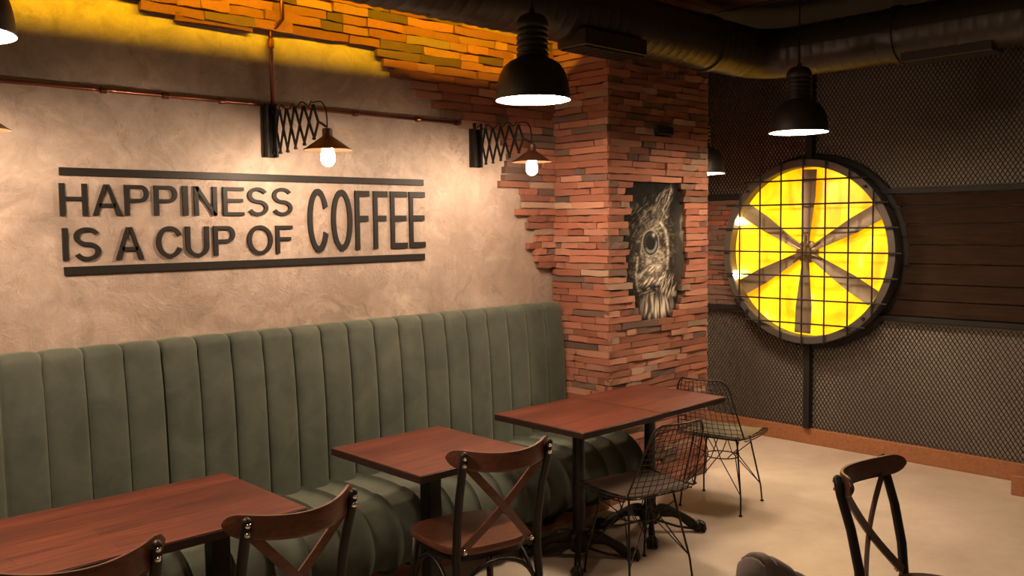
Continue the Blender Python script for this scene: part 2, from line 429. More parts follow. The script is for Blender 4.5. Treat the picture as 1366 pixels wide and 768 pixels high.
# ------------------------------------------------------------------ owl mural
def vnoise(x, y, seed):
    xi = np.floor(x).astype(int); yi = np.floor(y).astype(int); xf = x-xi; yf = y-yi
    def h(a, b): 
        n = np.sin(a*127.1+b*311.7+seed*74.7)*43758.5453; return n-np.floor(n)
    u = xf*xf*(3-2*xf); w_ = yf*yf*(3-2*yf)
    return (h(xi, yi)*(1-u)+h(xi+1, yi)*u)*(1-w_)+(h(xi, yi+1)*(1-u)+h(xi+1, yi+1)*u)*w_
def owl():
    nx, nz = 200, 230
    xs = np.linspace(4.10, 4.93, nx); zz = np.linspace(1.06, 1.99, nz); X, Zc = np.meshgrid(xs, zz)
    U = 105+455*(X-4.19); V = 87+(1.955-Zc)*743.7
    lum = np.full(U.shape, .004)
    def sm(a, b, t): t = np.clip((t-a)/(b-a), 0, 1); return t*t*(3-2*t)
    def streak(ang, ls, ws, seed):
        c, s = math.cos(ang), math.sin(ang); return vnoise((U*c+V*s)/ls, (-U*s+V*c)/ws, seed)
    def blob(cx, cy, rx, ry, rot=0, soft=.35):
        c, s = math.cos(rot), math.sin(rot); a = (U-cx)*c+(V-cy)*s; b = -(U-cx)*s+(V-cy)*c
        return 1-sm(1-soft, 1+soft, np.sqrt((a/rx)**2+(b/ry)**2))
    def line(pts, wd, amp, seed, fray=1.0):
        best = np.full(U.shape, 1e9)
        for (x0, y0), (x1, y1) in zip(pts, pts[1:]):
            dx, dy = x1-x0, y1-y0; t = np.clip(((U-x0)*dx+(V-y0)*dy)/(dx*dx+dy*dy), 0, 1)
            best = np.minimum(best, np.hypot(U-(x0+t*dx), V-(y0+t*dy)))
        k = (.15+1.0*vnoise(U/5, V/4, seed)*vnoise(U/11, V/13, seed+3)*1.6)*fray
        return np.exp(-(best/wd)**2)*amp*k
    fr = vnoise(U/14, V/5, 3)*.5+vnoise(U/5, V/9, 5)*.5
    # soft body of the face
    body = blob(250, 420, 95, 190, .12, .5)
    lum += body*(.02+.13*sm(.5, .85, vnoise(U/6, V/4, 3)*.6+vnoise(U/13, V/17, 5)*.5))
    # head feathers, left, dark with faint streaks
    hd = blob(225, 255, 80, 95, .5, .6); lum += hd*.12*sm(.55, .9, streak(-.9, 16, 3, 9)*.6+vnoise(U/20, V/20, 14)*.5)
    # ear tuft
    tuft = blob(300, 190, 30, 100, .42, .3); lum += tuft*(.02+.16*sm(.5, .85, streak(-1.15, 30, 4, 12)))
    lum += line([(345, 105), (325, 165), (300, 205), (320, 245)], 4, .28, 2)+line([(270, 165), (290, 130), (340, 104)], 3.5, .18, 4)+line([(262, 205), (275, 150)], 3.5, .12, 6)
    # facial disc outlines
    lum += line([(290, 268), (315, 300), (322, 350), (326, 420), (322, 485)], 6, .50, 7)
    lum += line([(292, 262), (255, 292), (225, 318), (205, 365), (200, 420)], 5, .36, 8)
    lum += line([(186, 425), (178, 500), (180, 560), (190, 580)], 4.5, .42, 10)
    lum += line([(330, 235), (305, 255)], 4, .25, 11)
    # mottled cheek
    ck = blob(262, 440, 52, 62, .1, .4); lum += ck*(.10+.22*sm(.35, .8, vnoise(U/9, V/7, 21)))
    ck2 = blob(285, 300, 26, 40, 0, .5); lum += ck2*.16*sm(.3, .8, vnoise(U/7, V/6, 22))
    # feathers sweeping from the beak
    wk = blob(250, 520, 62, 46, -.35, .35); lum += wk*(.05+.55*sm(.45, .85, streak(-.75, 30, 5, 31)))
    wk = blob(320, 560, 40, 75, -.3, .4); lum += wk*.40*sm(.5, .85, streak(-1.2, 26, 4.5, 33))
    dk = blob(235, 585, 42, 26, -.4, .4); lum = lum*(1-.75*dk)+dk*.22*sm(.6, .9, streak(-.3, 18, 5, 35))
    # pale chin tuft
    ch = blob(272, 655, 66, 60, 0, .5)*(V < 725); fan = vnoise((U-270)/(3.2+.012*(V-560)), V/45, 41)*.6+vnoise((U-270)/(7+.02*(V-560)), V/60, 42)*.5
    lum = lum*(1-.6*ch)+ch*(.07+.60*sm(.35, .85, fan))*(.5+.5*sm(590, 680, V))
    # eye
    e = np.sqrt(((U-244)/31)**2+((V-362)/49)**2)
    lum = np.where(e < 1.28, .012, lum); lum += np.exp(-((e-1.22)/.07)**2)*.28
    R = lum*1.0; G = lum*.86; B = lum*.68
    iris = (e < 1)*(1-sm(.62, .70, 1-e+.0*e)); cres = sm(.0, .5, ((U-244)*.4/31+(V-362)/49))
    ring = ((e < 1) & (e > .70))*1.0*(.12+1.0*cres)
    R += ring*.13; G += ring*.145; B += ring*.155
    hl_ = np.exp(-(((U-258)/6)**2+((V-325)/9)**2)); R += hl_*.45; G += hl_*.42; B += hl_*.38
    # bare grey render right of the bird
    gr = sm(0, 26, U-(385+18*np.sin(V/60)+14*(vnoise(U/30, V/30, 50)-.5)-sm(560, 640, V)*10))
    gt = .05+.09*vnoise(U/26, V/26, 51)
    gr2 = sm(.2, .9, gr)*sm(130, 260, V)
    sh = .035*sm(330, 390, U)*sm(120, 300, V)*(1-sm(560, 640, V))
    R = R*(1-gr2)+gt*1.1*gr2+sh; G = G*(1-gr2)+gt*.95*gr2+sh*.9; B = B*(1-gr2)+gt*.78*gr2+sh*.75
    v = np.stack([X.ravel(), np.full(X.size, PY-.008)+.003*(vnoise(U/20, V/20, 60).ravel()-.5), Zc.ravel()], 1)
    idx = np.arange(nx*nz).reshape(nz, nx)
    f = np.stack([idx[:-1, :-1], idx[:-1, 1:], idx[1:, 1:], idx[1:, :-1]], -1).reshape(-1, 4)
    n0 = len(v); bx = [4.10, 4.93]; bz = [1.06, 1.99]
    vs = v.tolist()+[(x, PY+.004, z_) for z_ in bz for x in bx]
    fs = f.tolist()
    fs += [(n0, n0+2, n0+3, n0+1), tuple([n0, n0+1]+idx[0, ::-1].tolist()), tuple([n0+3, n0+2]+idx[-1, :].tolist()), tuple([n0+2, n0]+idx[:, 0].tolist()), tuple([n0+1, n0+3]+idx[::-1, -1].tolist())]
    me = bpy.data.meshes.new('owl'); me.from_pydata(vs, [], fs); me.update()
    ca = me.color_attributes.new('paint', 'FLOAT_COLOR', 'POINT')
    c = np.ones((len(vs), 4)); c[:n0, 0] = R.ravel(); c[:n0, 1] = G.ravel(); c[:n0, 2] = B.ravel(); c[n0:, :3] = .02
    ca.data.foreach_set('color', np.clip(c, 0, 1).ravel())
    m = mat('mural_paint', rough=.8, **{'Specular IOR Level': .15}); at = N(m, 'ShaderNodeAttribute', attribute_name='paint'); L(m, at.outputs['Color'], bsdf(m).inputs['Base Color'])
    tag(link('owl_mural', me, m), 'painted owl face with one large eye showing through a ragged hole in the brick pillar', 'mural')
owl()

# ------------------------------------------------------------------ ventilation duct (spiral seam tube)
def duct():
    r, zc = .16, 2.81; path = []; s = -2.5
    cr = .24; cx, cy = 5.4-cr, 3.2-cr
    Ltot1 = cx-(-2.5); arc = cr*PI/2; Ltot2 = cy-(-3.1)
    step = .0125; n = int((Ltot1+arc+Ltot2)/step); nt = 36; P = []
    for i in range(n+1):
        d = i*step
        if d < Ltot1: c = Vector((-2.5+d, 3.2, zc)); t = Vector((1, 0, 0)); rid = 1
        elif d < Ltot1+arc: a = (d-Ltot1)/cr; c = Vector((cx+cr*math.sin(a), cy+cr*math.cos(a), zc)); t = Vector((math.cos(a), -math.sin(a), 0)); rid = 0
        else: c = Vector((5.4, cy-(d-Ltot1-arc), zc)); t = Vector((0, -1, 0)); rid = 1
        sd = t.cross(Vector((0, 0, 1))); row = []
        for k in range(nt):
            a = 2*PI*k/nt; ph = (d/.078-k/nt) % 1.0
            rr = r+(.005*math.exp(-((ph-.5)/.08)**2) if rid else (.004 if int(a/(PI/4)) % 2 else 0)*0)
            row.append(c+sd*(math.cos(a)*rr)+Vector((0, 0, 1))*(math.sin(a)*rr))
        P.append(row+[row[0]])
    t = empty('ventilation_duct', (0, 0, 0)); tag(t, 'black spiral-seam ventilation duct running below the ceiling and round the corner', 'duct')
    mb = MB(); mb.grid(P); mb.build('duct_tube', M_duct, t, smooth=True)
    for x in (2.0, 4.72):                                  # joint collars
        MB().lathe([(.160, -.02), (.172, -.02), (.172, .02), (.160, .02)], 36, M=Matrix.Translation((x, 3.2, zc)) @ Matrix.Rotation(PI/2, 4, 'Y')).build('joint_collar', M_duct, t, auto=True)
    MB().lathe([(.160, -.02), (.172, -.02), (.172, .02), (.160, .02)], 36, M=Matrix.Translation((5.4, 2.3, zc)) @ Matrix.Rotation(PI/2, 4, 'X')).build('joint_collar', M_duct, t, auto=True)
    for (x, y) in ((1.0, 3.2), (4.3, 3.2), (5.4, 1.6)):
        MB().tube([(x, y, zc+.15), (x, y, 3.1)], .005, 6).build('hanger_rod', M_gry, t)
    g = MB(); g.box(3.43, 3.93, 3.04, 3.24, 2.615, 2.70, c=.004)
    gr = g.build('vent_box', M_duct, t)
    for k in range(7): MB().box(3.445+k*.07, 3.505+k*.07, 3.055, 3.225, 2.608, 2.616).build('vent_slat', M_blkm, gr)
    g = MB(); g.box(5.30, 5.48, 1.75, 2.25, 2.63, 2.70, c=.004); gr = g.build('vent_box', M_duct, t)
duct()
st = MB().box(-1.35, 3.85, 3.176, 3.192, 2.968, 3.022, c=.002).build('led_strip', M_gry)
tag(st, 'thin light strip lying on top of the duct that turns the bricks yellow', 'light strip')

# ------------------------------------------------------------------ copper pipe and sign
t = empty('copper_pipe', (0, WY, 2.285)); tag(t, 'thin copper conduit pipe along the plaster wall feeding the scissor lamps', 'pipe')
MB().tube([(-2.4, -.022, 0), (3.40, -.022, 0)], .0085, 10).build('long_pipe', M_cop, t, smooth=True)
for x0 in (.79, 2.135):
    MB().tube([(x0, -.022, .0), (x0, -.022, .345), (x0+.02, -.04, .37), (x0+.035, -.072, .40), (x0+.035, -.072, .80)], .010, 10).build('riser_pipe', M_cop, t, smooth=True)
    MB().lathe([(.010, -.02), (.016, -.02), (.016, .02), (.010, .02)], 12, (x0, -.022, .29)).build('pipe_coupling', M_cop, t, auto=True)
for x in (1.36, 1.62, 1.88, 2.6, 3.0, 3.28):
    MB().lathe([(.011, -.012), (.015, -.012), (.015, .012), (.011, .012)], 12, M=Matrix.Translation((x, -.022, 0)) @ Matrix.Rotation(PI/2, 4, 'Y')).build('pipe_coupling', M_cop, t, auto=True)

def glyph(ch, W, H, tv, th, T=.011):
    mb = MB()
    def poly(p): mb.prism(p, -T, -.0005, 'y')
    def rect(x0, x1, z0, z1): poly([(x0, z0), (x1, z0), (x1, z1), (x0, z1)])
    def strip(A, B):
        n = len(A); vs = [(a[0], y, a[1]) for y in (-T, -.0005) for a in list(A)+list(B)]; fs = []
        for i in range(n-1):
            fs += [(i, i+1, n+i+1, n+i), (2*n+i, 3*n+i, 3*n+i+1, 2*n+i+1), (i, 2*n+i, 2*n+i+1, i+1), (n+i, n+i+1, 3*n+i+1, 3*n+i)]
        for i in (0, n-1): fs.append((i, n+i, 3*n+i, 2*n+i))
        mb.add(vs, fs)
    def arc(cx, cz, rx, rz, a0, a1, n=28):
        def pt(a, ex, ez): return (cx+(rx+ex)*math.cos(a), cz+(rz+ez)*math.sin(a))
        an = [math.radians(a0+(a1-a0)*k/n) for k in range(n+1)]
        strip([pt(a, 0, 0) for a in an], [pt(a, -tv, -th) for a in an])
    if ch in 'HEFPNI': rect(0, tv, 0, H) if ch != 'I' else rect(0, W, 0, H)
    if ch in 'HN': rect(W-tv, W, 0, H)
    if ch == 'H': rect(tv, W-tv, .53*H-th/2, .53*H+th/2)
    if ch == 'N': poly([(0, H), (W-tv, 0), (W, 0), (tv, H)])
    if ch in 'EF': rect(tv, W, H-th, H); rect(tv, W*(.95 if ch == 'E' else .90), .53*H-th/2, .53*H+th/2)
    if ch == 'E': rect(tv, W, 0, th)
    if ch == 'A':
        c = W/2; poly([(0, 0), (tv*1.08, 0), (c+tv*.1, H), (c-tv*.55, H)]); poly([(W, 0), (W-tv*1.08, 0), (c-tv*.1, H), (c+tv*.55, H)]); rect(W*.22, W*.78, .27*H, .27*H+th)
    if ch == 'P':
        r = .285*H; cz = H-r; x = W-min(r, W*.5); rect(tv, x, H-th, H); rect(tv, x, H-2*r, H-2*r+th); arc(x, cz, W-x, r, -90, 90)
    if ch == 'O': arc(W/2, H/2, W/2, H/2, 0, 360, 48)
    if ch == 'C': arc(W/2+.015*W, H/2, W/2+.015*W, H/2, 26, 334, 44)
    if ch == 'U':
        r = min(W/2, H/2); rect(0, tv, r*.9, H); rect(W-tv, W, r*.9, H); arc(W/2, r*.9, W/2, r*.9, 180, 360)
    if ch == 'S':
        ry = (H-th)/4; rx = W/2-tv/2; A = []; B = []; pts = []
        for k in range(25): a = math.radians(22+(270-22)*k/24); pts.append((W/2+rx*.96*math.cos(a), H-th/2-ry+ry*math.sin(a)))
        for k in range(1, 25): a = math.radians(90-(248)*k/24); pts.append((W/2+rx*math.cos(a), th/2+ry+ry*math.sin(a)))
        for i, p in enumerate(pts):
            a = pts[max(i-1, 0)]; b = pts[min(i+1, len(pts)-1)]; dx, dz = b[0]-a[0], b[1]-a[1]; l = math.hypot(dx, dz); nx, nz = -dz/l, dx/l
            A.append((p[0]+nx*tv/2, p[1]+nz*th/2)); B.append((p[0]-nx*tv/2, p[1]-nz*th/2))
        strip(A, B)
    return mb
def wx(px, py, y=3.89):
    """pixel read off the photograph -> point on the plaster wall (design helper, gives plain wall coordinates)"""
    a = Vector(Rt)*(px-683)-Vector(Up)*(py-384)+Vector(Fw)*1186.3
    k = y/a.y; return a.x*k, 1.7+a.z*k
sg = empty('wall_sign', (0, WY, 0)); tag(sg, 'black cut-out lettering HAPPINESS IS A CUP OF COFFEE between two bars on the plaster wall', 'sign')
def word(letters, sc, ox, oy, bold):
    for ch, a, b, t0, t1 in letters:
        px0, px1, y0, y1 = ox+a/sc, ox+b/sc, oy+t0/sc, oy+t1/sc
        ax, az1 = wx(px0, y0); bx, az0 = wx(px1, y1); ax2, _ = wx(px0, y1); bx2, _ = wx(px1, y0)
        W, H = (bx+bx2)/2-(ax+ax2)/2, az1-az0
        o = glyph(ch, W, H, bold[0]*H, bold[1]*H).build('letter', M_sign, sg); o.location = ((ax+ax2)/2, 0, az0)
s1 = 3.4125
word([('H', 272, 399, 150, 299), ('A', 421, 554, 155, 298), ('P', 568, 680, 158, 298), ('P', 703, 809, 161, 298), ('I', 833, 857, 163, 298), ('N', 885, 989, 165, 298),
      ('E', 1017, 1112, 168, 298), ('S', 1128, 1222, 169, 299), ('S', 1240, 1332, 171, 299)], s1, 0, 200, (.155, .118))
word([('I', 286, 311, 355, 502), ('S', 336, 460, 352, 502), ('A', 527, 655, 351, 496), ('C', 713, 833, 347, 489), ('U', 847, 954, 348, 485), ('P', 974, 1072, 346, 478),
      ('O', 1128, 1243, 343, 474), ('F', 1257, 1334, 344, 469)], s1, 0, 200, (.155, .118))
word([('C', 243, 336, 175, 464), ('O', 350, 445, 179, 458), ('F', 459, 524, 185, 452), ('F', 542, 606, 187, 448), ('E', 620, 694, 188, 446), ('E', 705, 776, 190, 442)], s1, 340, 200, (.083, .098))
def sbar(xa, xb, z0, z1): MB().box(xa, xb, -.012, 0.001, z0, z1, c=.001).build('sign_bar', M_sign, sg)
(a, z1), (b, z2) = wx(79, 223.5), wx(565, 239); (_, z3), (_, z4) = wx(79, 233.5), wx(565, 247.5); sbar(a, b, (z3+z4)/2, (z1+z2)/2)
(a, z1), (b, z2) = wx(86, 357.5), wx(567, 337); (_, z3), (_, z4) = wx(86, 368), wx(567, 345.5); sbar(a, b, (z3+z4)/2, (z1+z2)/2)

# ------------------------------------------------------------------ scissor lamps
def scissor_lamp():
    t = empty('scissor_lamp'); t['category'] = 'lamp'; t['group'] = 'scissor lamps on the plaster wall'
    MB().box(-.036, .036, -.012, 0.0, -.125, .125, c=.002).box(-.030, -.020, -.045, -.012, -.125, .125).box(.020, .030, -.045, -.012, -.125, .125).build('wall_mount', M_blk, t)
    n = 5; ys = [-.05, -.105, -.165, -.23, -.30, -.375]; zt = [.085, .088, .088, .087, .086, .085]; zb = [-.105, -.108, -.105, -.095, -.082, -.062]
    def bar(mb, p, q, off):
        p = Vector(p); q = Vector(q); d = (q-p).normalized(); nrm = Vector((1, 0, 0)); w_ = d.cross(nrm)*.0072; o = nrm*off; h = nrm*.0018
        vs = []
        for e in (p-d*.004, q+d*.004):
            for a, b in ((-1, -1), (1, -1), (1, 1), (-1, 1)): vs.append(e+o+w_*a+h*b)
        mb.add(vs, [(3, 2, 1, 0), (4, 5, 6, 7), (0, 1, 5, 4), (1, 2, 6, 5), (2, 3, 7, 6), (3, 0, 4, 7)])
    for i in range(n):
        for off, s in ((.0025, 1), (-.0025, -1)):
            mb = MB(); bar(mb, (0, ys[i], zt[i] if s > 0 else zb[i]), (0, ys[i+1], zb[i+1] if s > 0 else zt[i+1]), off); mb.build('scissor_link', M_blk, t)
    for i in range(n+1):
        for z in (zt[i], zb[i]):
            MB().tube([(-.007, ys[i], z), (.007, ys[i], z)], .006, 8).build('pivot_pin', M_blk, t)
    mb = MB(); bar(mb, (0, ys[-1], zt[-1]), (0, ys[-1]-.035, 0.01), 0); bar(mb, (0, ys[-1], zb[-1]), (0, ys[-1]-.035, .01), 0)
    mb.tube([(0, ys[-1]-.03, .012), (0, ys[-1]-.06, 0.0), (0, ys[-1]-.09, -.015)], .006, 8); mb.build('end_bracket', M_blk, t)
    cab = []
    for k in range(41):
        u = k/40; y = -.03-u*.40; cab.append((.006*math.sin(u*19), y, .098+.012*math.sin(u*PI*10)*(u < .85)-.0*u))
    cab += [(0, -.45, .085), (0, -.468, .06), (0, -.475, .02), (0, -.475, -.03)]
    MB().tube(cab, .0035, 6).build('cable', M_blk, t, smooth=True)
    ly = -.475
    MB().lathe([(0, -.022), (.012, -.022), (.021, -.026), (.023, -.034), (.023, -.058), (.026, -.062), (.060, -.086), (.106, -.118), (.106, -.121), (.060, -.090), (.022, -.066), (0, -.066)], 40, (0, ly, 0)).build('lamp_shade', M_brz, t, auto=True)
    MB().lathe([(0, -.064), (.016, -.064), (.016, -.090), (0, -.090)], 16, (0, ly, 0)).build('socket', M_blk, t, auto=True)
    pr = [(.0, -.192)]+[(.031*math.sin(a), -.160-.032*math.cos(a)) for a in [PI*k/12 for k in range(1, 8)]]+[(.029, -.138), (.024, -.115), (.018, -.098), (.012, -.088)]
    MB().lathe(pr, 20, (0, ly, 0)).build('bulb', M_bulb, t, smooth=True)
    return t
sl = scissor_lamp()
relabel(sl, (2.115, WY, 2.165), math.radians(4), 'bronze cone scissor lamp on the plaster wall above the word HAPPINESS').location.z = 2.165
relabel(copy_tree(sl), (3.42, WY, 2.165), 0, 'bronze cone scissor lamp beside the brick edge, nearest the pillar')
relabel(copy_tree(sl), (.78, WY, 2.165), 0, 'bronze cone scissor lamp cut off by the left edge of the photo')

# ------------------------------------------------------------------ pendants
def pendant(cord):
    t = empty('pendant_lamp'); t['category'] = 'lamp'; t['group'] = 'black dome pendant lamps'
    pr = [(.168, 0), (.170, .004), (.166, .008)]
    for k in range(1, 11):
        a = k/10*PI/2*.86; pr.append((.075+.091*math.cos(a)**.9, .012+.165*math.sin(a)))
    sh = pr+[(.074, .185), (.070, .190), (.066, .186)]
    inner = [(.064, .185)]+[(max(.064, .071+.090*math.cos(k/10*PI/2*.86)**.9), .010+.160*math.sin(k/10*PI/2*.86)) for k in range(10, 0, -1)]+[(.162, .004), (.168, 0)]
    MB().lathe(sh, 48).build('lamp_shade', M_shade, t, auto=True)
    MB().lathe(inner, 48).build('reflector', M_inner, t, smooth=True)
    nk = [(.066, .186)]; z = .190
    for k in range(5): nk += [(.066, z), (.072, z+.006), (.072, z+.014), (.066, z+.020)]; z += .0255
    nk += [(.066, z), (.070, z+.004)]
    MB().lathe(nk, 40).build('ribbed_neck', M_shade, t, auto=True)
    cp = [(.070, z+.004), (.073, z+.01), (.070, z+.03), (.058, z+.05), (.036, z+.062), (.014, z+.066), (.012, z+.085), (0, z+.085)]
    MB().lathe(cp, 40).build('cap', M_shade, t, auto=True)
    MB().tube([(0, 0, 0), (0, 0, 1)], .0045, 8).build('cord', M_blk, t).location.z = .40
    MB().lathe([(0, -.012), (.05, -.010), (.10, -.003), (.140, .008), (.155, .016), (.155, .020), (0, .02)], 40).build('glass_lens', M_lens, t, auto=True)
    return t
pe = pendant(.85)
relabel(pe, (2.863, 2.856, 2.262), 0, 'black dome pendant lamp with ribbed neck hanging in front of the brick corner')
relabel(copy_tree(pe), (4.86, 2.65, 2.228), 0, 'black dome pendant lamp with ribbed neck hanging above the round yellow fan')
relabel(copy_tree(pe), (.594, 2.849, 2.245), 0, 'black dome pendant lamp at the top left corner of the photo')
relabel(copy_tree(pe), (5.285, 3.625, 2.05), 0, 'black dome pendant lamp half hidden behind the brick pillar')
for o in [o for o in bpy.data.objects if o.name.startswith('pendant_lamp')]:
    for c in o.children:
        if c.name.startswith('cord'): c.scale.z = 3.1-.40-o.location.z

# ------------------------------------------------------------------ round fan
FC = Vector((6.34, 3.315, 1.482))
def fan():
    t = empty('wall_fan', (6.34, 3.315, 1.482)); tag(t, 'large round caged fan glowing yellow on the back wall', 'fan')
    MX = Matrix.Rotation(-PI/2, 4, 'Y')             # lathe z -> -x
    def ringm(prof, n=72): return MB().lathe(prof, n, M=MX)
    ringm([(.735, -.0), (.735, .035), (.705, .045), (.690, .045), (.690, 0)]).build('wall_flange', M_blkm, t, auto=True)
    ringm([(.690, .03), (.692, .165), (.688, .172), (.640, .172), (.634, .165), (.634, .078)]).build('drum', M_gry, t, auto=True)
    ringm([(0, .082), (.30, .082), (.64, .082)]).build('glowing_back_panel', M_fan, t)
    for k in range(6):
        a = math.radians(88+60*k); mb = MB(); P = []
        for i in range(9):
            u = i/8; rad = .07+u*.545; wd = .030+.034*min(1, u*1.6); tw = .55-.28*u; row = []
            for j in range(5):
                s = (j/4-.5)*2*wd; row.append((-.128-s*math.sin(tw)*.35+.012*(1-(s/wd)**2), rad, s*math.cos(tw)))
            P.append(row)
        Q = [[(x-.004, y, z) for x, y, z in r] for r in P]
        mb.grid(P); mb.grid([r[::-1] for r in Q])
        for A, B_ in ((0, 0), (-1, -1)):
            pass
        # close the rims
        n5 = len(P); off = n5*5
        ed = []
        for i in range(n5-1): ed += [(i*5, (i+1)*5, off+(i+1)*5+4, off+i*5+4), (i*5+4, off+i*5, off+(i+1)*5, (i+1)*5+4)]
        for j in range(4): ed += [(j, off+4-j, off+3-j, j+1), ((n5-1)*5+j, (n5-1)*5+j+1, off+(n5-1)*5+3-j, off+(n5-1)*5+4-j)]
        mb.f += ed; mb.m += [0]*len(ed)
        # rotate about x: y axis -> angle a in the (y,z) plane, image right is -y
        R_ = Matrix.Rotation(PI-a, 4, 'X')
        mb.v = [tuple(R_ @ Vector(v)) for v in mb.v]
        mb.build('blade', M_bld, t, auto=True)
    MB().lathe([(0, .083), (.075, .083), (.085, .09), (.085, .12), (.06, .13), (.045, .14), (.04, .15), (0, .152)], 28, M=MX).build('hub', M_hub, t, auto=True)
    for k in range(6):
        a = math.radians(88+60*k+8); MB().tube([(-.13, -.03*math.cos(a), .03*math.sin(a)), (-.125, -.13*math.cos(a), .13*math.sin(a))], .008, 8).build('blade_arm', M_hub, t)
    for k in range(-3, 4):
        c = k*.178; h = math.sqrt(max(0, .69**2-c*c))+.055
        MB().tube([(-.198, -h, c), (-.198, h, c)], .0065, 8).build('guard_bar', M_blkm, t)
        MB().tube([(-.188, c, -h+.045), (-.188, c, h-.045)], .0065, 8).build('guard_bar', M_blkm, t)
    for a in (45, 135, 225, 315):
        ca, sa = math.cos(math.radians(a)), math.sin(math.radians(a))
        MB().tube([(-.165, .662*ca, .662*sa), (-.19, .662*ca, .662*sa)], .012, 8).build('guard_clip', M_blkm, t)
    for (y, z) in ((.575, .235), (.595, -.19)):          # added glowing balls inside the drum, standing in for reflected white glare
        l = MB().lathe([(0, .034), (.018, .030), (.030, .016), (.034, 0), (.030, -.016), (.018, -.030), (0, -.034)], 18, (-.135, y, z)).build('glare_ball', M_hot, t, smooth=True)
        MB().tube([(-.135, y+.02, z*1.02), (-.135, y+.05 if abs(z) < .2 else y+.03, z*1.08)], .012, 8).build('glare_ball_stem', M_gry, l)
fan()

# ------------------------------------------------------------------ banquette
CHW = .1565
def puffed(prof, x0, n, groove=.020, sub=24, ends=True, cw=CHW):
    """prof: list of (y,z) with outward normal computed; channels across x"""
    m = len(prof); nr = []
    for i in range(m):
        a = prof[max(0, i-1)]; b = prof[min(m-1, i+1)]; ty, tz = b[0]-a[0], b[1]-a[1]; l = math.hypot(ty, tz)
        nr.append((-tz/l*1.0, ty/l*1.0))
    P = []
    TS = [0, .022, .05, .1]+[.1+.8*k/8 for k in range(1, 9)]+[.95, .978]; sub = len(TS)
    for c in range(n):
        for s in range(sub+(1 if c == n-1 else 0)):
            t = TS[s] if s < sub else 1.0; x = x0+(c+t)*cw; e = abs(2*t-1); p = -groove*(1 if e > .999 else .30 if e > .95 else .08 if e > .89 else 0)-.010*e**4
            if (c == 0 and s == 0) or (c == n-1 and s == sub): p -= .012
            wb = 0
            P.append([(x, y+ny*(p+wb), z+nz*(p+wb)) for (y, z), (ny, nz) in zip(prof, nr)])
    return P
def arcpts(cx, cz, r, a0, a1, n, ry=None): return [(cx+r*math.cos(math.radians(a0+(a1-a0)*k/n)), cz+(ry or r)*math.sin(math.radians(a0+(a1-a0)*k/n))) for k in range(n+1)]
def banquette(x0, nch, label):
    x1 = x0+nch*CHW
    t = empty('banquette', (0, 0, 0)); tag(t, label, 'bench', 'green velvet banquettes along the wall')
    # backrest profile from bottom front up and over to the wall
    bp = [(3.735, .34), (3.738, .50), (3.742, .65), (3.748, .80), (3.757, .95), (3.768, 1.07), (3.782, 1.15)]+[(3.835+.055*math.cos(math.radians(a)), 1.172+.058*math.sin(math.radians(a))) for a in (165, 145, 125, 105, 90)]+[(3.893, 1.225)]
    P = puffed([(y, z) for y, z in bp], x0, nch)
    mb = MB(); mb.grid(P)
    for row in (P[0], P[-1]):
        b = len(mb.v); mb.v += [tuple(q) for q in row]+[(row[0][0], 3.893, .34)]; mb.f.append(tuple(range(b, b+len(row)+1))); mb.m.append(0)
    mb.build('backrest', M_vel, t, auto=True)
    sp = [(3.76, .445), (3.68, .452), (3.56, .458), (3.44, .456), (3.36, .448)]+arcpts(3.345, .285, .165, 85, 215, 12)[0:]+[(3.26, .16), (3.33, .135), (3.395, .128)]
    sp = [(3.76, .440), (3.66, .450), (3.54, .456), (3.44, .455)]
    for k in range(15):
        a = math.radians(78+k*(236-78)/14); sp.append((3.345+.172*math.cos(a), .292+.160*math.sin(a)))
    sp += [(3.30, .137), (3.36, .130), (3.42, .128)]
    # outward normal must point up/forward: profile runs from wall forward, flip
    P = puffed(sp, x0, nch, .018)
    P2 = []
    mb = MB(); mb.grid(P)
    for row in (P[0], P[-1]):
        b = len(mb.v); mb.v += [tuple(q) for q in row]+[(row[0][0], 3.76, .128)]; mb.f.append(tuple(range(b, b+len(row)+1))); mb.m.append(0)
    mb.build('seat_cushion', M_vel, t, auto=True)
    MB().box(x0+.01, x1-.01, 3.40, 3.885, 0, .15, c=.003).build('plinth', M_pli, t)
    return t
def fixnorm(): pass
NA = 22
banquette(4.035-16*CHW-.006-NA*CHW, NA, 'long green channelled velvet banquette behind the nearest table at the left')
bq = banquette(4.035-16*CHW, 16, 'green channelled velvet banquette that ends at the brick pillar')
s = MB().box(3.45, 3.545, 3.388, 3.4, .035, .135, c=.004).build('plug_socket', M_blkm)
tag(s, 'black plug socket on the wooden plinth of the banquette', 'socket')

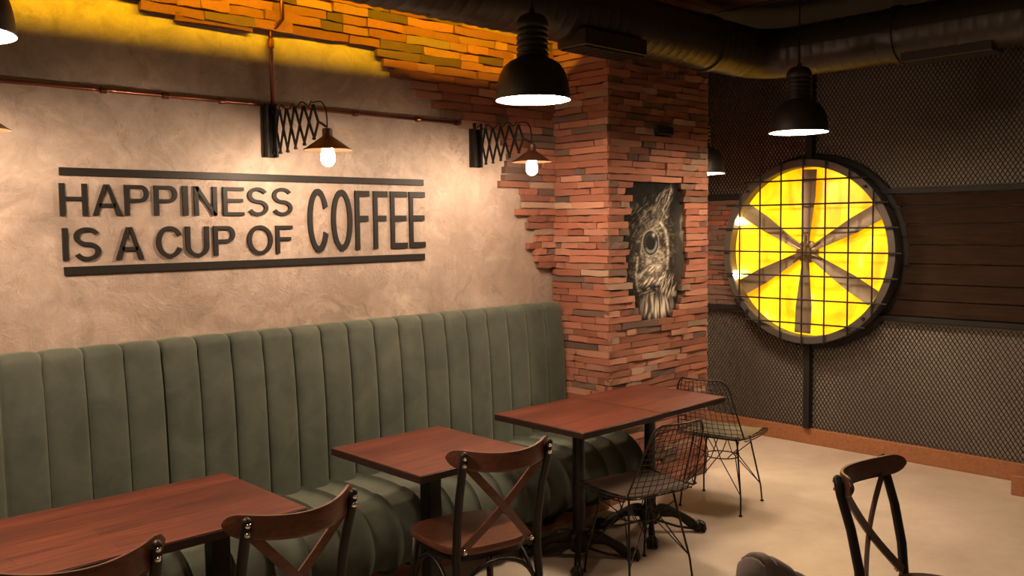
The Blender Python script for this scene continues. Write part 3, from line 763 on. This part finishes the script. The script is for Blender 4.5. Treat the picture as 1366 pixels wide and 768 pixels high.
# ------------------------------------------------------------------ tables
def claw_base(round_col=True, h=.72, turn=0.0):
    out = []
    mb = MB()
    if round_col:
        mb.lathe([(0, .10), (.050, .10), (.056, .115), (.048, .13), (.036, .145), (.033, .16), (.031, h-.03), (.036, h-.02), (.036, h), (0, h)], 24)
    else:
        mb.box(-.034, .034, -.034, .034, .10, h, c=.004)
    out.append(('column', mb))
    mb = MB(); mb.lathe([(0, .045), (.045, .045), (.060, .07), (.066, .10), (.060, .125), (.050, .135), (0, .135)], 24); out.append(('base_hub', mb))
    for k in range(4):
        a = turn+k*PI/2; ca, sa = math.cos(a), math.sin(a); mb = MB(); pts = []; rs = []
        for i in range(11):
            u = i/10; r = .045+u*.205; z = .115+.012*math.sin(u*PI)-.088*u**1.5; pts.append((r*ca, r*sa, z)); rs.append(.031-.013*u+.004*math.sin(u*9))
        mb.tube(pts, rs, 10, flat=(.75, 1.15))
        # claw foot: ball with toes
        fx, fy = .262*ca, .262*sa
        mb.lathe([(0, .0)]+[(.034*math.sin(b), .030-.030*math.cos(b)) for b in [PI*j/8 for j in range(1, 8)]]+[(0, .060)], 14, (fx, fy, 0))
        for s in (-1, 0, 1):
            ta = a+s*.55; x, y = fx+.020*math.cos(ta), fy+.020*math.sin(ta)
            mb.tube([(x-.012*ca, y-.012*sa, .055), (x+.012*math.cos(ta), y+.012*math.sin(ta), .045), (x+.020*math.cos(ta), y+.020*math.sin(ta), .012), (x+.018*math.cos(ta), y+.018*math.sin(ta), 0.002)], [.010, .012, .010, .006], 8)
        mb.tube([(.05*ca, .05*sa, .055), (.15*ca, .15*sa, .026), (.235*ca, .235*sa, .016)], .007, 6)
        out.append(('foot', mb))
    mb = MB(); mb.box(-.20, .20, -.022, .022, h-.012, h).box(-.022, .022, -.20, .20, h-.012, h-.001); out.append(('top_bracket', mb))
    return out
def table(x0, x1, y0, y1, cols, label, rnd, group=None, thick=.032):
    cx, cy = (x0+x1)/2, (y0+y1)/2
    t = empty('cafe_table', (cx, cy, 0)); tag(t, label, 'table', group)
    hx, hy = (x1-x0)/2, (y1-y0)/2
    mb = MB(); mb.box(-hx, hx, -hy, hy, .75-thick, .7492, 1, c=.003); mb.box(-hx+.0015, hx-.0015, -hy+.0015, hy-.0015, .749, .7505, 0)
    mb.build('tabletop', [M_top, M_edge], t, auto=True)
    for dx in cols:
        for nm, m in claw_base(rnd, .75-thick, math.radians(40) if rnd else 0.0):
            m.v = [(v[0]+dx, v[1], v[2]) for v in m.v]
            m.build(nm, M_blk, t, auto=True)
    return t
table(.34, 1.543, 2.647, 3.272, (-.48, .42), 'long red-brown wooden table at the lower left in front of the banquette', False)
table(2.045, 2.640, 2.670, 3.300, (0,), 'small square red-brown table standing alone in the middle of the banquette', False)
table(3.005, 3.605, 2.690, 3.300, (0,), 'square red-brown table with claw-foot pedestal, the left one of the pushed-together pair', True, 'pair of tables before the pillar')
table(3.609, 4.185, 2.700, 3.298, (0,), 'square red-brown table with claw-foot pedestal, pushed up next to the brick pillar', True, 'pair of tables before the pillar')

# ------------------------------------------------------------------ cross-back chairs
def cross_chair(wood_m, seat_m):
    t = empty('cross_back_chair'); t['category'] = 'chair'; t['group'] = 'bentwood cross-back chairs'
    pw = .186
    # seat outline
    def outline(k=1.0):
        pts = []
        for i in range(48):
            a = 2*PI*i/48; c, s = math.cos(a), math.sin(a); e = .55
            x = abs(c)**e*(1 if c > 0 else -1); y = abs(s)**e*(1 if s > 0 else -1)
            wd = .205+.02*y; pts.append((x*wd*k, y*.205*k))
        return pts
    o1, o2, o3 = outline(), outline(.985), outline(.80)
    n = 48; mb = MB()
    vs = [(x, y, .437) for x, y in o2]+[(x, y, .443) for x, y in o1]+[(x, y, .457) for x, y in o1]+[(x, y, .464) for x, y in o2]+[(x, y, .459) for x, y in o3]
    fs = [tuple(range(n-1, -1, -1)), tuple(range(4*n, 5*n))]
    for r in range(4):
        for k in range(n): fs.append((r*n+k, r*n+(k+1) % n, (r+1)*n+(k+1) % n, (r+1)*n+k))
    mb.add(vs, fs); mb.build('seat', seat_m, t, auto=True)
    mb = MB(); q = outline(.93); vs = [(x, y, .412) for x, y in q]+[(x, y, .438) for x, y in q]; mb.add(vs, [tuple(range(n-1, -1, -1)), tuple(range(n, 2*n))]+[(k, (k+1) % n, n+(k+1) % n, n+k) for k in range(n)]); mb.build('seat_frame', M_blk, t, auto=True)
    for s in (-1, 1):
        pts = [(s*.200, -.275, 0), (s*.192, -.245, .15), (s*.184, -.222, .30), (s*.180, -.212, .44), (s*.180, -.222, .55), (s*.183, -.250, .68), (s*(pw), -.285, .79), (s*pw, -.298, .845), (s*pw, -.301, .853)]
        MB().tube(pts, [.013, .0145, .016, .017, .0165, .016, .0155, .014, .006], 14).build('leg', M_blk, t, smooth=True)
        MB().tube([(s*.175, .150, .43), (s*.185, .170, .22), (s*.195, .185, 0)], [.016, .015, .012], 12).build('leg', M_blk, t, smooth=True)
        MB().tube([(s*.182, .160, .25)]+[(s*.186, .165-.36*(k/12), .25+.145*math.sin(PI*k/12)**.7) for k in range(1, 12)]+[(s*.19, -.225, .25)], .009, 8).build('arch_brace', M_blk, t, smooth=True)
    for y, w_ in ((-.215, .175), (.155, .17)):
        MB().tube([(-w_-.005, y, .22)]+[(-w_*math.cos(PI*k/14), y, .22+.185*math.sin(PI*k/14)**.75) for k in range(1, 14)]+[(w_+.005, y, .22)], .009, 8).build('arch_brace', M_blk, t, smooth=True)
    # crest rail, bent ply
    P = []; K = 28
    for i in range(K+1):
        x = -.225*math.cos(PI*i/K); y = -.343+2.25*x*x; e = abs(x)/.225; dz = math.sqrt(max(0, 1-(max(0, e-.80)/.20)**2))
        dz = max(dz, .10); hb, ht = .035*dz, .035*dz; zc = .806+.022*e*e; dy = 4.5*x; l = math.hypot(1, dy); nx, ny = dy/l*.0065, -1/l*.0065; row = []
        for (u, vv) in ((1, -.8), (1, .8), (.7, 1), (-.7, 1), (-1, .8), (-1, -.8), (-.7, -1), (.7, -1)):
            row.append((x+nx*u, y+ny*u, zc+(ht if vv > 0 else hb)*vv))
        row.append(row[0]); P.append(row)
    mb = MB(); mb.grid(P); mb.add(P[0][:8], [tuple(range(8))]); mb.add(P[-1][:8], [tuple(range(7, -1, -1))]); mb.build('crest_rail', wood_m, t, auto=True)
    # crossing slats
    for s in (-1, 1):
        mb = MB(); R = []
        for i in range(13):
            u = i/12; x = s*(.172-.318*u); z = .80-.335*u; y = -.283+.075*u-.020*math.sin(u*PI)+(.004*s); wd = .015
            dx, dz_ = -s*.318, -.335; l = math.hypot(dx, dz_); px, pz = -dz_/l*wd, dx/l*wd
            R.append([(x-px, y-.004, z-pz), (x+px, y-.004, z+pz), (x+px, y+.004, z+pz), (x-px, y+.004, z-pz), (x-px, y-.004, z-pz)])
        mb.grid(R); mb.add(R[0][:4], [(0, 1, 2, 3)]); mb.add(R[-1][:4], [(3, 2, 1, 0)]); mb.build('cross_slat', wood_m, t, auto=True)
    for s in (-1, 1):
        for (x, y, z) in ((pw, -.303, .832), (pw, -.300, .806), (.150, -.224, .463)):
            MB().lathe([(0, .011), (.007, .008), (.0105, 0)], 10, M=Matrix.Translation((s*x, y, z)) @ Matrix.Rotation(PI/2, 4, 'X')).build('bolt', M_chr, t, smooth=True)
    return t
R_ = math.radians
ch = cross_chair(M_cw, M_cw)
relabel(ch, (2.305, 2.68, 0), R_(-12), 'cross-back bentwood chair with brown seat at the small table in the middle')
relabel(copy_tree(ch), (1.325, 2.625, 0), R_(3), 'cross-back bentwood chair at the right-hand half of the long left table')
relabel(copy_tree(ch), (.73, 2.625, 0), R_(-3), 'cross-back bentwood chair mostly cut off at the bottom left')
chd = cross_chair(M_cdw, M_cdw)
relabel(chd, (2.966, 1.067, 0), R_(182), 'darker cross-back bentwood chair alone on the open floor at the lower right')

for o in bpy.data.objects:
    if o.name.startswith('cross_back_chair'): o.scale.z = 1.015 if o == chd else 1.035

# ------------------------------------------------------------------ wire chairs
def wire_chair(pad_m):
    t = empty('wire_chair'); t['category'] = 'chair'; t['group'] = 'black wire chairs with eiffel base'
    hw, hd = .225, .20
    def S(u, v):                       # shell: u across -1..1, v 0 front edge .. 1 rear of seat .. 2 top of back
        if v <= 1:
            y = hd-2*hd*v; w_ = hw-.02*v; edge = max(abs(u)-.6, 0)/.4
            z = .440-.012*math.sin(PI*v)+.018*edge*edge; z += .012*(1-v)**3*0
            z -= .0
            if v > .85: z += (v-.85)**2*1.0
            return Vector((u*w_, y, z))
        k = v-1; w_ = .205-.055*k-.02*max(0, k-.85)/.15; y = -hd-.008-.115*k+.035*u*u*(1-k*.4); z = .462+.345*k
        return Vector((u*w_, y, z))
    NV = 26
    # frame loop, rounded top corners
    loop = []
    for v in np.linspace(0.06, 1.93, 30): loop.append(S(1, float(v)))
    loop += [S(.97, 1.97), S(.88, 2.0), S(.5, 2.0), S(0, 2.0), S(-.5, 2.0), S(-.88, 2.0), S(-.97, 1.97)]
    for v in np.linspace(1.93, .06, 30): loop.append(S(-1, float(v)))
    loop += [S(-.96, .02), S(-.88, 0), S(-.4, 0), S(.4, 0), S(.88, 0), S(.96, .02)]
    MB().tube(loop, .0048, 8, closed=True).build('rim_wire', M_wire, t, smooth=True)
    MB().tube([(p.x*.985, p.y*.985-.0, p.z-.016) for p in loop[:14]], .0035, 6).tube([(p.x*.985, p.y*.985, p.z-.016) for p in loop[37+16:67]], .0035, 6).tube([(p.x, p.y*.985, p.z-.016) for p in (S(-.95, 0), S(0, 0), S(.95, 0))], .0035, 6).build('second_rim_wire', M_wire, t, smooth=True)
    for u in np.linspace(-.87, .87, 11):
        u = float(u); MB().tube([S(u, float(v)) for v in np.linspace(1.0, 2.0, 12)], .0019, 5).build('back_wire', M_wire, t)
    for v in np.linspace(1.06, 1.94, 12):
        v = float(v); MB().tube([S(float(u), v) for u in np.linspace(-1, 1, 9)], .0019, 5).build('back_wire', M_wire, t)
    mb = MB()
    for u in np.linspace(-.8, .8, 9): mb.tube([S(float(u), float(v))-Vector((0, 0, .004)) for v in np.linspace(0, 1, 8)], .0019, 5)
    for v in np.linspace(.1, .95, 9): mb.tube([S(float(u), float(v))-Vector((0, 0, .004)) for u in np.linspace(-1, 1, 7)], .0019, 5)
    o = mb.build('seat_grid', M_wire, t); o['kind'] = 'stuff'
    # pad
    P = []; nu, nv = 16, 16
    for side in (1, -1):
        G = []
        for i in range(nu+1):
            u = -1+2*i/nu; row = []
            for j in range(nv+1):
                q = -1+2*j/nv; cu = u*math.sqrt(1-.16*q*q)*.93; cq = q*math.sqrt(1-.16*u*u)*.93; p = S(cu, (1-cq)/2); e = max(abs(u), abs(q))
                th = .0125*(1-e**6); p = Vector(p); p.z = p.z+.015+side*th; row.append(p)
            G.append(row)
        P.append(G)
    mb = MB(); mb.grid(P[0]); mb.grid([r[::-1] for r in P[1]]); mb.build('seat_pad', pad_m, t, smooth=True)
    # base
    z0 = .425
    for sx in (-1, 1):
        for sy in (-1, 1):
            MB().tube([(sx*.135, sy*.10, z0), (sx*.148, sy*.115, .34), (sx*.185, sy*.165, .10), (sx*.190, sy*.178, .006)], .0055, 8).tube([(sx*.190, sy*.178, 0), (sx*.190, sy*.178, .008)], .011, 10).build('leg', M_wire, t, smooth=True)
            for q in ((sx*.03, sy*.09), (sx*.10, sy*.03)):
                MB().tube([(sx*.183, sy*.160, .115), (q[0], q[1], .300), (-sx*.02+q[0]*.2, q[1]*1.0, z0)] if q[0]*sx < .05 else [(sx*.183, sy*.160, .115), (q[0], q[1], .300), (q[0]*1.0, -sy*.04, z0)], .0032, 6).build('brace_wire', M_wire, t)
            MB().tube([(sx*.140, sy*.108, .375), (sx*.06, sy*.05, .300)], .0032, 6).build('brace_wire', M_wire, t)
    ring = [(.105*math.cos(a), .095*math.sin(a), .300) for a in [2*PI*k/24 for k in range(24)]]
    MB().tube(ring, .0038, 6, closed=True).build('ring_wire', M_wire, t, smooth=True)
    MB().tube([(-.14, -.10, z0), (.14, -.10, z0)], .0045, 6).tube([(-.14, .10, z0), (.14, .10, z0)], .0045, 6).build('seat_support', M_wire, t)
    return t
wc = wire_chair(M_lea)
relabel(wc, (3.34, 2.645, 0), R_(-12), 'black wire chair with dark brown seat pad pushed under the paired tables')
wc2 = wire_chair(M_leo)
relabel(wc2, (4.585, 2.985, 0), R_(-79), 'black wire chair with olive seat pad between the tables and the mesh wall')

# ------------------------------------------------------------------ tub chair (only its crest is in the picture)
def tub():
    t = empty('tub_chair', (2.295, 1.115, 0), R_(198)); tag(t, 'brown velvet tub chair, only the top of its back in view at the bottom edge', 'chair')
    P = []; K = 84; r0 = .275
    for i in range(K+1):
        ph = -1.75+3.5*i/K; zt = .525+.222*math.exp(-(ph/1.2)**2); seg = (ph+1.75)/3.5*8; e = abs((seg % 1)*2-1); gv = .012*e**8
        row = []
        for (rr, z) in [(r0-.02, .22), (r0-.012-gv, .30), (r0-gv, .42)]+[(r0+.004-gv, .42+(zt-.05-.42)*k/4) for k in range(1, 5)]+[(r0-gv*.8, zt-.02), (r0-.018, zt-.004-gv), (r0-.038, zt-gv), (r0-.058, zt-.006-gv), (r0-.074, zt-.025), (r0-.08, zt-.06), (r0-.082, .40)]:
            row.append((rr*math.sin(ph), -rr*math.cos(ph), z))
        P.append(row)
    mb = MB(); mb.grid(P); mb.add(P[0], [tuple(range(len(P[0])))]); mb.add(P[-1], [tuple(range(len(P[0])-1, -1, -1))]); mb.build('backrest', M_vbr, t, auto=True)
    MB().lathe([(0, .47), (.15, .47), (.19, .455), (.200, .42), (.200, .32), (.24, .30), (.24, .24), (0, .23)], 40, (0, .03, 0)).build('seat_cushion', M_vbr, t, auto=True)
    for sx in (-1, 1):
        for sy in (-1, 1): MB().tube([(sx*.14, sy*.14, .24), (sx*.2, sy*.2, 0)], [.016, .010], 10).build('leg', M_blk, t, smooth=True)
tub()
